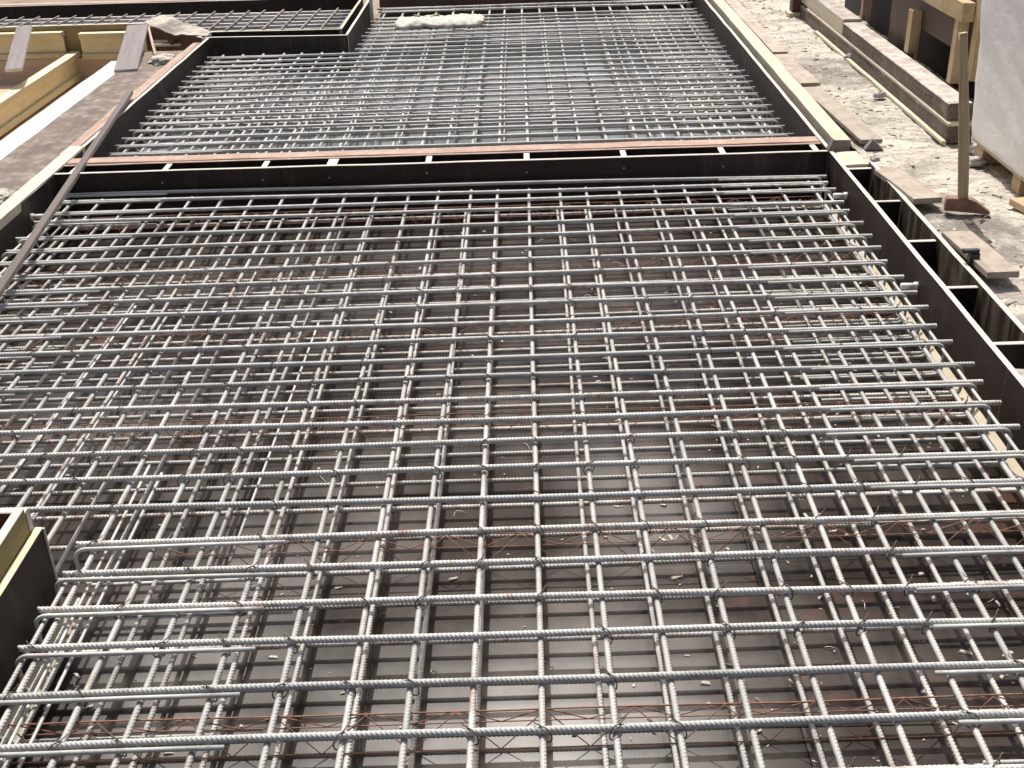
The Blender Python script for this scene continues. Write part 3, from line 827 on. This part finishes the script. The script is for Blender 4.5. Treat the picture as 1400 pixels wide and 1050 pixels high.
# ------------------------------------------------------------------ bay form at the top left
bf = thing('bay_form', (-2.0, 9.2, Z_DECK), 'double board form with pale edges around the side bay at top left', 'formwork')
plank('front_outer_board', bf, (-2.36, 8.892, zc), (-1.285, 8.836, zc), 0.021, hh, M['film_left'], M['ply_edge'], M['ply_edge'])
plank('front_inner_board', bf, (-2.36, 9.10, zc), (-1.38, 9.075, zc), 0.021, hh, M['film'], M['cream'], M['cream'])
plank('side_outer_board', bf, (-1.2955, 8.86, zc), (-1.2955, 10.45, zc), 0.021, hh, M['film_left'], M['ply_edge'], M['ply_edge'])
plank('side_inner_board', bf, (-1.3695, 9.08, zc), (-1.3695, 10.45, zc), 0.021, hh, M['film'], M['cream'], M['cream'])
plank('corner_post', bf, (-1.265, 10.19, Z_DECK + .01), (-1.262, 10.19, 0.22), 0.03, 0.03, M['ply_edge'], M['ply_edge'], M['ply_edge'])
plank('angled_board', bf, (-2.935, 9.50, zc - .02), (-2.385, 8.915, zc - .02), 0.021, hh + 0.03, M['film_brown'], M['ply_edge'], M['ply_edge'])
plank('left_front_board', bf, (-6.2, 9.545, zc), (-2.955, 9.535, zc), 0.024, hh, M['olive'], M['ply_edge'], M['ply_edge'])
plank('rear_board', bf, (-6.2, 10.53, zc), (-1.385, 10.50, zc), 0.021, hh, M['film'], M['ply_edge'], M['ply_edge'])
plank('rear_rail', bf, (-6.2, 10.60, 0.075), (-1.40, 10.58, 0.075), 0.10, 0.055, M['pink'], M['pink'], M['pink'])
# crusted dust sheet on the angled board
vs = [px(198, 30, .105), px(216, 21, .118), px(236, 24, .118), px(262, 33, .112), px(290, 43, .106), px(284, 48, .104), px(240, 47, .108), px(205, 35, .108)]
c = sum(vs, Vector()) / len(vs)
n_ = len(vs)
pv = [v for v in vs] + [v + Vector((0, 0, -0.008)) for v in vs] + [c + Vector((0, 0, 0.022))]
pf = [(i, (i + 1) % n_, 2 * n_) for i in range(n_)] + [(i, i + n_, (i + 1) % n_ + n_, (i + 1) % n_) for i in range(n_)] + [tuple(range(2 * n_ - 1, n_ - 1, -1))]
me = mesh_from('dust_crust', pv, pf, [M['dust']], smooth=False)
bm = bmesh.new(); bm.from_mesh(me); bmesh.ops.recalc_face_normals(bm, faces=bm.faces)
bmesh.ops.subdivide_edges(bm, edges=bm.edges, cuts=4, use_grid_fill=True)
for v in bm.verts: v.co.z += 0.012 * noise.fractal(v.co * 14, 1.0, 2.0, 3)
bm.to_mesh(me); bm.free()
tag(link('dust_crust', me, Matrix.Identity(4)), 'crust of pale sawdust lying on the angled corner board', 'sawdust', kind='stuff')

# end form of the far bay
ef = thing('end_form', (0, 10.62, Z_DECK), 'dark end form closing the far bay at the top of the picture', 'formwork')
plank('board', ef, (-1.24, 10.62, 0.02), (1.488, 10.64, 0.02), 0.021, 0.36, M['film_brown'], M['ply_edge'], M['ply_edge'])
plank('waling', ef, (-1.24, 10.70, 0.12), (1.488, 10.72, 0.12), 0.1, 0.1, M['pink'], M['pink'], M['pink'])

# ------------------------------------------------------------------ left side: brown deck, boards, yellow beams
bd = thing('brown_deck', (-2.6, 6, 0.03), kind='structure')
ys = 2.3
for k in range(4):
    ye = min(ys + 1.65, 8.78)
    plank('plywood_panel', bd, (-2.628, ys, 0.019), (-2.626, ye - .002, 0.019), 0.335, 0.021, M['brown_deck'], M['brown_deck'], M['ply_edge'], wob=0.002)
    ys = ye
plank('edge_batten', bd, (-2.452, 2.4, 0.022), (-2.450, 6.0, 0.022), 0.03, 0.03, M['loose'], M['loose'], M['loose'])
plank('bearer', bd, (-2.63, 2.4, -0.06), (-2.63, 8.7, -0.06), 0.08, 0.13, M['tan'])
wp = plank('whitewashed_plank', None, (-2.905, 4.6, -0.022), (-2.903, 8.62, -0.022), 0.185, 0.045, M['white_board'], M['white_board'], M['white_board'], wob=0.003)
tag(wp, 'long whitewashed plank beside the trampled brown deck on the left', 'plank')

def h20(label, p0, p1, ztop):
    p0 = Vector((p0[0], p0[1], 0)); p1 = Vector((p1[0], p1[1], 0))
    t = thing('timber_beam', (p0.x, p0.y, ztop - 0.2), label, 'timber beam', 'yellow timber formwork beams on the left')
    for nm, w, h, z, ms in (('top_flange', 0.08, 0.04, ztop - 0.02, ('h20_side', 'h20_flange', 'h20_flange')), ('web', 0.028, 0.12, ztop - 0.10, ('h20_web', 'h20_web', 'h20_web')), ('bottom_flange', 0.08, 0.04, ztop - 0.18, ('h20_side', 'h20_flange', 'h20_flange'))):
        q = Vector((0, 0, z))
        plank(nm, t, p0 + q, p1 + q, w, h, M[ms[0]], M[ms[1]], M[ms[2]], wob=0.001)
    return t
h20('yellow timber beam with deep web running beside the whitewashed plank', (-3.56, 4.5), (-3.58, 10.15), -0.10)
h20('yellow timber beam lying crosswise behind the two grey planks', (-6.2, 9.485), (-3.64, 9.485), 0.062)
h20('short yellow timber beam crosswise between long beam and grey plank', (-3.50, 9.47), (-2.98, 9.47), 0.050)
t = plank('plywood_sheet', None, (-6.2, 9.47, -0.26), (-3.0, 9.47, -0.26), 0.021, 0.23, M['peach'], M['peach'], M['ply_edge'], wob=0.001)
tag(t, 'peach coloured plywood strip standing under the crosswise yellow beams', 'plywood sheet')
t = plank('lath', None, (-6.2, 9.42, -0.40), (-3.0, 9.40, -0.40), 0.05, 0.05, M['cream'])
tag(t, 'thin pale lath lying crosswise at the foot of the peach plywood strip', 'lath')
for i, (yy_, zz, lab) in enumerate(((8.02, -0.20, 'upper of two white boards lying crosswise at the far left edge'), (7.72, -0.23, 'lower of two white boards lying crosswise at the far left edge'))):
    t = plank('white_board', None, (-6.2, yy_, zz), (-3.66, yy_ + .02, zz), 0.20, 0.03, M['white_board'])
    tag(t, lab, 'board')
t = plank('bounce_sheet', None, (-4.5, 3.0, -0.335), (-4.5, 9.36, -0.335), 3.3, 0.03, M['white_board'], M['peach'], wob=0)  # added pale reflector, bounces sunlight up onto the beam web
tag(t, 'pale sheet added under the yellow beams on the left to bounce light', 'plywood sheet')
def tilt_plank(label, tl, tr, bl, br, zt, zb):
    a = (px(*tl, zt) + px(*tr, zt)) / 2; b = (px(*bl, zb) + px(*br, zb)) / 2
    w = (px(*bl, zb) - px(*br, zb)).length
    t = plank('grey_plank', None, b, a, w, 0.022, M['ply_edge'], M['grey_plank'], M['ply_edge'], wob=0.001)
    tag(t, label, 'plank', 'grey planks propped on the side bay form')
tilt_plank('grey plank propped on the side bay form at the far left edge', (22, 38), (45, 37), (8, 96), (29, 96), 0.125, 0.02)
tilt_plank('grey plank propped beside the angled brown corner board', (177, 37), (200, 34), (157, 97), (187, 97), 0.125, 0.035)
# wire loop and concrete crumb in the corner
t = plank('prop_stick', None, px(203, 37, 0.11), px(213, 76, 0.045), 0.02, 0.02, M['pink'], wob=0.003)
tag(t, 'thin pinkish stick leaning in the corner by the angled board', 'stick')
def lump(name, label, cat, c, s, mat, seed=0, group=None):
    bm = bmesh.new(); bmesh.ops.create_icosphere(bm, subdivisions=3, radius=1.0)
    for v in bm.verts:
        d = v.co.normalized()
        r = 1 + 0.35 * noise.fractal(d * 1.8 + Vector((seed, 0, 0)), 1.0, 2.0, 4)
        v.co = Vector((d.x * s[0] * r, d.y * s[1] * r, max(d.z, -0.45) * s[2] * r))
    me = bpy.data.meshes.new(name); bm.to_mesh(me); bm.free(); me.materials.append(mat)
    o = link(name, me, Matrix.Translation(c)); return tag(o, label, cat, group)
lump('sawdust_mound', 'small pale sawdust mound at the far end of the brown deck', 'sawdust', px(222, 82, 0.045), (0.10, 0.10, 0.035), M['dust'], 3)
lump('sawdust_mound', 'small pale sawdust mound at the near left end of the brown deck', 'sawdust', px(4, 270, 0.04), (0.06, 0.08, 0.035), M['dust'], 5)

# loose dark plank lying across the left form onto the mat
lp = plank('loose_plank', None, px(178, 126, 0.135), px(-38, 452, 0.055), 0.036, 0.022, M['loose'], M['dark_plank'], M['dark_plank'], wob=0.001)
tag(lp, 'long dark plank lying from the left form slantwise onto the bars', 'plank')

# ------------------------------------------------------------------ right side: dusty platform
def plat(x, y):
    v = Vector((x, y, 0))
    h = 0.013 * noise.fractal(v * 4.0, 1.0, 2.0, 5) + 0.009 * noise.fractal(v * 17.0, 0.9, 2.0, 4)
    h += 0.012 * max(0, noise.noise(v * 2.2 + Vector((4, 4, 0))))
    return Z_PLAT + h
p = link('platform', grid_mesh('platform', 1.66, 4.6, 0.62, 11.5, 0.03, plat, M['dust']), Matrix.Identity(4))
tag(p, kind='structure')
t = box('platform_slab', None, 1.70, 8.0, 0.6, 14.0, -0.14, 0.012, M['tan'], along='y', wob=0)
tag(t, kind='structure')

def chips(name, label, n, fx, mat, smin, smax, seed):
    rnd = random.Random(seed); vs, fs = [], []
    for _ in range(n):
        x, y, z = fx(rnd)
        s = smin + (smax - smin) * rnd.random() ** 2.5
        a = rnd.uniform(0, 6.28); e = rnd.uniform(1.0, 3.2); t_ = rnd.uniform(0.2, 0.6)
        ca, sa = math.cos(a), math.sin(a)
        k = len(vs)
        for (u, v, w) in ((-e, -1, 0), (e, -.7, 0), (e * .8, 1, 0), (-e * .7, .8, 0), (-e * .8, -.7, t_), (e * .7, -.5, t_ * rnd.uniform(.5, 2)), (e * .6, .8, t_), (-e * .6, .6, t_ * rnd.uniform(.5, 2))):
            vs.append((x + s * (u * ca - v * sa), y + s * (u * sa + v * ca), z + s * w))
        fs += [(k + 4, k + 5, k + 6, k + 7), (k, k + 1, k + 5, k + 4), (k + 1, k + 2, k + 6, k + 5), (k + 2, k + 3, k + 7, k + 6), (k + 3, k, k + 4, k + 7)]
    o = link(name, mesh_from(name, vs, fs, [mat]), Matrix.Identity(4))
    return tag(o, label, 'litter', kind='stuff')
def f_plat(r):
    x = 1.70 + 2.4 * r.random() ** 1.4; y = 1.2 + 9.3 * r.random()
    return x, y, plat(x, y) - 0.001
chips('wood_chips', 'pale chips and crumbs strewn over the dusty platform', 5200, f_plat, M['chips'], 0.0025, 0.011, 4)
def f_deck(r):
    x = r.uniform(-2.2, 1.45) if r.random() < .6 else r.uniform(0.2, 1.45); y = 1.4 + 4.0 * r.random()
    if x < -1.2 and y < 2.5: x = -x * 0.6
    return x, y, Z_DECK + 0.001
chips('deck_litter', 'pale splinters and crumbs lying on the deck under the bars', 900, f_deck, M['grit'], 0.0015, 0.007, 9)
# wire offcuts on the deck
rnd = random.Random(3); bm = bmesh.new()
for _ in range(70):
    x, y, z = f_deck(rnd); a = rnd.uniform(0, 6.28); L = rnd.uniform(.02, .06); cv = rnd.uniform(-.03, .03)
    pts = [(x + math.cos(a) * L * (i / 5 - .5) - math.sin(a) * cv * math.sin(i / 5 * 3.1), y + math.sin(a) * L * (i / 5 - .5) + math.cos(a) * cv * math.sin(i / 5 * 3.1), z + 0.001 + 0.006 * math.sin(i)) for i in range(6)]
    me = tube_mesh('w', pts, 0.0011, M['rust'], 4); bm.from_mesh(me); bpy.data.meshes.remove(me)
me = bpy.data.meshes.new('wire_offcuts'); bm.to_mesh(me); bm.free(); me.materials.append(M['pvc'])
tag(link('wire_offcuts', me, Matrix.Identity(4)), 'short bent wire offcuts scattered on the deck under the bars', 'litter', kind='stuff')

# flat planks along the form edge on the platform
def board(label, pa, pb, w, h, mat, z0, z1, name='loose_board', group=None):
    a = Vector((pa[0], pa[1], z0)); b = Vector((pb[0], pb[1], z1))
    t = plank(name, None, a, b, w, h, mat, wob=0.002)
    return tag(t, label, 'board', group)
G = 'loose boards lying along the right platform edge'
board('flat dusty board by the far rail, farthest of three in line', (1.70, 10.3), (1.705, 7.85), 0.10, 0.02, M['loose'], 0.088, 0.092, group=G)
board('flat dusty board by the far rail, middle one of three in line', (1.69, 7.80), (1.70, 6.95), 0.12, 0.02, M['loose'], 0.088, 0.100, group=G)
board('flat dusty board by the far rail, nearest of three in line', (1.69, 6.90), (1.74, 5.75), 0.11, 0.022, M['loose'], 0.088, 0.098, group=G)
board('slanting dusty board beside the edge form, just left of the hammer', px(1213, 232, .1)[:2], px(1268, 277, .1)[:2], 0.125, 0.024, M['loose'], 0.094, 0.108, group=G)
board('slanting dusty board beside the edge form, in front of the hammer', px(1308, 318, .1)[:2], px(1371, 380, .1)[:2], 0.12, 0.024, M['loose'], 0.094, 0.112, group=G)
board('olive board lying on the platform at the right picture edge', px(1392, 279, .07)[:2], px(1430, 300, .07)[:2], 0.09, 0.03, M['tan'], 0.085, 0.085, group=G)

def wedge(label, c, s, h, rz):
    vs = [(-s, -s * .5, 0), (s, -s * .5, 0), (s, s * .5, 0), (-s, s * .5, 0), (-s * .2, -s * .4, h), (-s * .2, s * .4, h)]
    fs = [(0, 3, 2, 1), (0, 1, 4), (2, 3, 5), (1, 2, 5, 4), (3, 0, 4, 5)]
    o = link('wedge', mesh_from('wedge', vs, fs, [M['grey_plank']]), Matrix.Translation(c) @ Matrix.Rotation(rz, 4, 'Z'))
    tag(o, label, 'wedge', 'small wooden wedges near the form corner')
wedge('small grey wooden wedge standing at the corner of the two forms', px(1139, 203, .105), 0.032, 0.05, 0.25)
wedge('small grey wooden wedge standing on the dusty platform', px(1194, 203, .075), 0.045, 0.05, -0.1)
for i, (x, y, lab) in enumerate(((1202, 130, 'pale concrete crumb beside the middle of the stacked beams'), (1160, 78, 'pale concrete crumb against the far part of the stacked beams'), (1197, 218, 'small pale concrete crumb at the end of the outer form board'), (1340, 205, 'larger concrete crumb under the corner of the wrapped pallet'), (1335, 222, 'smaller concrete crumb in front of the wrapped pallet'))):
    s = (0.035, 0.03, 0.022, 0.055, 0.04)[i]
    lump('concrete_crumb', lab, 'rubble', px(x, y, 0.085 if i != 2 else .11), (s, s * .8, s * .7), M['concrete'], 10 + i, 'concrete crumbs')

# dark steel clamp hooked over the outer form board
cl = thing('form_clamp', px(1325, 368, 0.07), 'dark green steel clamp hooked over the right edge form', 'clamp')
c = px(1327, 370, 0.065); c.x = 1.676
box('jaw', cl, c.x - 0.010, c.x + 0.026, c.y - 0.018, c.y + 0.018, 0.064, 0.138, M['green'], along='z')
box('arm', cl, c.x - 0.034, c.x + 0.024, c.y - 0.012, c.y + 0.012, 0.1385, 0.152, M['green'], along='x')
box('foot', cl, c.x - 0.006, c.x + 0.020, c.y - 0.045, c.y - 0.0185, 0.064, 0.090, M['green'], along='z')

# ------------------------------------------------------------------ the hammer
hb = px(1314, 289, 0.075)
hm = thing('sledgehammer', hb, 'rusty hammer standing on its head with long wooden handle upright', 'hammer')
hz = 0.078
# head: block at the left, wedge-shaped peen to the right
prof = [(-0.082, 0.0), (-0.078, 0.056), (0.012, 0.058), (0.040, 0.050), (0.108, 0.004), (0.102, -0.004), (0.04, 0.0)]
vs, fs = [], []
for sgn, yy_ in ((-1, -0.026), (1, 0.026)):
    for i, (x, z) in enumerate(prof): vs.append((x, yy_ * (0.8 if i in (4, 5) else 1), z))
n_ = len(prof)
fs.append(tuple(range(n_))); fs.append(tuple(range(2 * n_ - 1, n_ - 1, -1)))
for i in range(n_): fs.append((i, (i + 1) % n_, (i + 1) % n_ + n_, i + n_))
me = mesh_from('head', vs, fs, [M['rust_head']])
bm = bmesh.new(); bm.from_mesh(me); bmesh.ops.recalc_face_normals(bm, faces=bm.faces)
bmesh.ops.bevel(bm, geom=list(bm.edges), offset=0.004, segments=2, affect='EDGES'); bm.to_mesh(me); bm.free()
link('head', me, Matrix.Translation((hb.x + 0.01, hb.y, hz)) @ Matrix.Rotation(R(-14), 4, 'Z') @ Matrix.Rotation(R(2), 4, 'Y'), hm)
# handle: oval, slightly swelling, leaning a little
top = Vector((hb.x - 0.098, hb.y + 0.01, 0.82)); base = Vector((hb.x, hb.y, hz + 0.045))
m, L = frame(base, top, up=(0, 1, 0))
vs, fs = [], []; n_ = 14; S = 16
for i in range(S + 1):
    u = i / S
    wv = 0.0205 + 0.002 * math.sin(u * 5) - 0.002 * u
    for k_ in range(n_):
        a = 2 * math.pi * k_ / n_
        ca, sa = math.cos(a), math.sin(a)
        ca = math.copysign(abs(ca) ** 0.6, ca); sa = math.copysign(abs(sa) ** 0.6, sa)
        vs.append((u * L, wv * ca + 0.003 * math.sin(u * 4), wv * 0.72 * sa))
for i in range(S):
    for k_ in range(n_):
        fs.append((i * n_ + k_, i * n_ + (k_ + 1) % n_, (i + 1) * n_ + (k_ + 1) % n_, (i + 1) * n_ + k_))
fs.append(tuple(range(n_))[::-1]); fs.append(tuple(S * n_ + k_ for k_ in range(n_)))
link('handle', mesh_from('handle', vs, fs, [M['handle']], smooth=True), m, hm)
nl = link('nail', tube_mesh('nail', [px(1340, 303, .066), px(1346, 298, .072), px(1350, 294, .082)], 0.0035, M['wire'], 6), Matrix.Identity(4))
tag(nl, 'bent dark nail sticking up beside the hammer head', 'nail')

# ------------------------------------------------------------------ stacked weathered beams, posts, hoarding
XB = 2.128
def beam_thing(label, x0, x1, y0, y1, z0, z1, mat, top, name='weathered_beam', grp='weathered beams stacked at the platform edge'):
    o = box(name, None, x0, x1, y0, y1, z0, z1, mat, top, mat, along='y', wob=(0.0016 if z1 - z0 > 0.05 else 0.0006), ch=(0.005 if z1 - z0 > 0.05 else 0.002))
    return tag(o, label, 'timber beam', grp)
beam_thing('lower of two weathered grey-brown beams stacked behind the hammer', XB, XB + 0.128, 5.80, 9.30, 0.066, 0.152, M['weathered'], M['dust_top'])
beam_thing('pale batten sandwiched between the two stacked weathered beams', XB - 0.002, XB + 0.128, 5.79, 9.0, 0.154, 0.168, M['cream'], M['cream'], 'batten')
beam_thing('upper of two weathered beams, its top thick with dust', XB + 0.003, XB + 0.128, 5.84, 7.97, 0.170, 0.256, M['weathered'], M['dust_top'])
beam_thing('pale board face continuing beyond the upper weathered beam', XB + 0.004, XB + 0.128, 7.98, 9.3, 0.170, 0.275, M['cream'], M['dust_top'], 'pale_board')
beam_thing('thin pale batten on the platform at the foot of the stacked beams', XB - 0.028, XB - 0.004, 5.78, 8.6, 0.066, 0.083, M['cream'], M['cream'], 'batten')
bp = thing('brown_post', px(1093, 22, 0.07), 'dark red-brown post stub on a pale pad at the top right', 'post')
c = px(1093, 21, 0.075)
box('post', bp, c.x - 0.06, c.x + 0.07, c.y + 0.0, c.y + 0.1, 0.10, 0.55, M['dark_wood'], along='z', wob=0.002)
box('pad', bp, c.x - 0.085, c.x + 0.085, c.y - 0.03, c.y + 0.12, 0.068, 0.098, M['cream'], along='x')

hd = thing('hoarding_frame', (2.4, 7, 0.26), 'timber frame with dark panels standing behind the weathered beams', 'hoarding')
XP = 2.262
def post(y, w, z1, z0=0.258, x=XP, mat='tan', d=0.06):
    box('post', hd, x, x + d, y - w / 2, y + w / 2, z0, z1, M[mat], along='z', wob=0.002)
box('top_rail', hd, XP - 0.005, XP + 0.056, 6.18, 7.6, 0.585, 0.68, M['tan'], along='y', wob=0.002)
post(6.26, 0.06, 0.583); post(6.14, 0.07, 1.2, 0.30, x=XP + .058); post(7.02, 0.075, 0.50)
post(8.04, 0.05, 1.2, mat='pink'); post(9.2, 0.06, 1.2, mat='tan')
box('panel', hd, XP + 0.0625, XP + 0.0835, 6.18, 7.055, 0.40, 1.3, M['panel'], M['ply_edge'], M['ply_edge'], along='y')
box('panel', hd, XP + 0.0625, XP + 0.0835, 7.06, 7.60, 0.20, 1.3, M['panel'], M['ply_edge'], M['ply_edge'], along='y')
box('opening_shade_panel', hd, XP + 0.30, XP + 0.32, 5.6, 9.6, 0.05, 1.3, M['black'], along='y')  # black sheet painted as the shade seen through the opening
box('cap_board', hd, XP + 0.062, XP + 0.33, 5.6, 9.6, 1.302, 1.33, M['panel'], along='y')

# wrapped pallet
wpal = thing('wrapped_pallet', (2.6, 4.6, 0.07), 'white film-wrapped stack on a wooden pallet at the right edge', 'wrapped pallet')
x0, x1, y0, y1, z0, z1 = 2.150, 2.95, 3.95, 5.56, 0.175, 1.35
vs, fs = [], []
ring = []
def corner_ring():
    pts = []; rr = 0.035
    for (cx_, cy_, a0) in ((x1 - rr, y1 - rr, 0), (x0 + rr, y1 - rr, 90), (x0 + rr, y0 + rr, 180), (x1 - rr, y0 + rr, 270)):
        for k_ in range(6):
            a = R(a0 + 90 * k_ / 5); pts.append(Vector((cx_ + rr * math.cos(a), cy_ + rr * math.sin(a), 0)))
    out = []
    for i in range(len(pts)):
        a, b = pts[i], pts[(i + 1) % len(pts)]
        n2 = max(1, int((b - a).length / 0.03))
        for k_ in range(n2): out.append(a.lerp(b, k_ / n2))
    return out
ring = corner_ring(); n_ = len(ring)
cc = Vector(((x0 + x1) / 2, (y0 + y1) / 2, 0))
S = 44
for i in range(S + 1):
    z = z0 + (z1 - z0) * i / S
    for q in ring:
        d = (q - cc).normalized()
        v = Vector((q.x, q.y, z))
        # diagonal wrinkles of the film
        wv = 0.007 * noise.fractal(Vector((q.x * 3, (q.y + z * 0.8) * 2.0, (z - q.y * 0.55) * 9)), 1.0, 2.0, 4) + 0.008 * noise.noise(v * 3)
        lean = -0.06 * (z - z0) / 0.8 * max(0.0, min(1.0, (cc.x - q.x) / 0.2))
        vs.append(v + d * wv + Vector((lean, 0, 0)))
for i in range(S):
    for k_ in range(n_):
        fs.append((i * n_ + k_, i * n_ + (k_ + 1) % n_, (i + 1) * n_ + (k_ + 1) % n_, (i + 1) * n_ + k_))
fs.append(tuple(S * n_ + k_ for k_ in range(n_))); fs.append(tuple(range(n_))[::-1])
link('film_wrap', mesh_from('film_wrap', vs, fs, [M['wrap']], smooth=True), Matrix.Identity(4), wpal)
box('deck_board', wpal, x0 + 0.01, x1, y0, y1, 0.152, 0.172, M['cream'], along='y')
for yy_ in (5.02, 4.45, 5.48):
    for xx_ in (x0 + 0.03, (x0 + x1) / 2, x1 - 0.12):
        box('block', wpal, xx_, xx_ + 0.1, yy_ - 0.045, yy_ + 0.045, 0.068, 0.150, M['tan'], along='y')
for xx_ in (x0 + 0.045, x1 - 0.105):
    box('bearer', wpal, xx_, xx_ + 0.07, 3.98, 5.40, 0.060, 0.067, M['tan'], along='y')

# ------------------------------------------------------------------ white wool bundle on the far mat
wb = thing('wool_bundle', (-0.65, 9.6, 0.01), 'crumpled white insulation bundle lying on the far bars', 'insulation')
vs, fs = [], []
nx_, na = 60, 20
for i in range(nx_ + 1):
    u = i / nx_
    x = -0.36 + 0.72 * u
    e = min(1.0, 14.0 * u, 14.0 * (1 - u)) ** 0.4 if 0 < u < 1 else 0.02
    wid = 0.19 * e * (1 - 0.18 * math.exp(-((u - 0.35) / 0.13) ** 2)); hgt = 0.036 * e
    for k_ in range(na):
        a = 2 * math.pi * k_ / na
        d = Vector((x, wid * math.cos(a), hgt * max(math.sin(a), -0.55)))
        f_ = noise.fractal(Vector((x * 13, math.cos(a) * 2.2, math.sin(a) * 2.2)), 1.0, 2.0, 4)
        d.y *= 1 + 0.12 * f_; d.z *= 1 + 0.6 * f_; d.x += 0.012 * f_
        vs.append(d)
for i in range(nx_):
    for k_ in range(na):
        fs.append((i * na + k_, (i + 1) * na + k_, (i + 1) * na + (k_ + 1) % na, i * na + (k_ + 1) % na))
fs.append(tuple(range(na))); fs.append(tuple(nx_ * na + k_ for k_ in range(na))[::-1])
link('wool', mesh_from('wool', vs, fs, [M['wool']], smooth=True), Matrix.Translation((-0.65, 9.60, 0.033)) @ Matrix.Rotation(R(1.0), 4, 'Z'), wb)
link('cord', tube_mesh('cord', [(-0.86 + 0.2 * i / 8, 9.70 - 0.05 * math.sin(math.pi * i / 8), 0.075 - 0.01 * math.sin(math.pi * i / 8)) for i in range(9)], 0.007, M['olive'], 8), Matrix.Identity(4), wb)
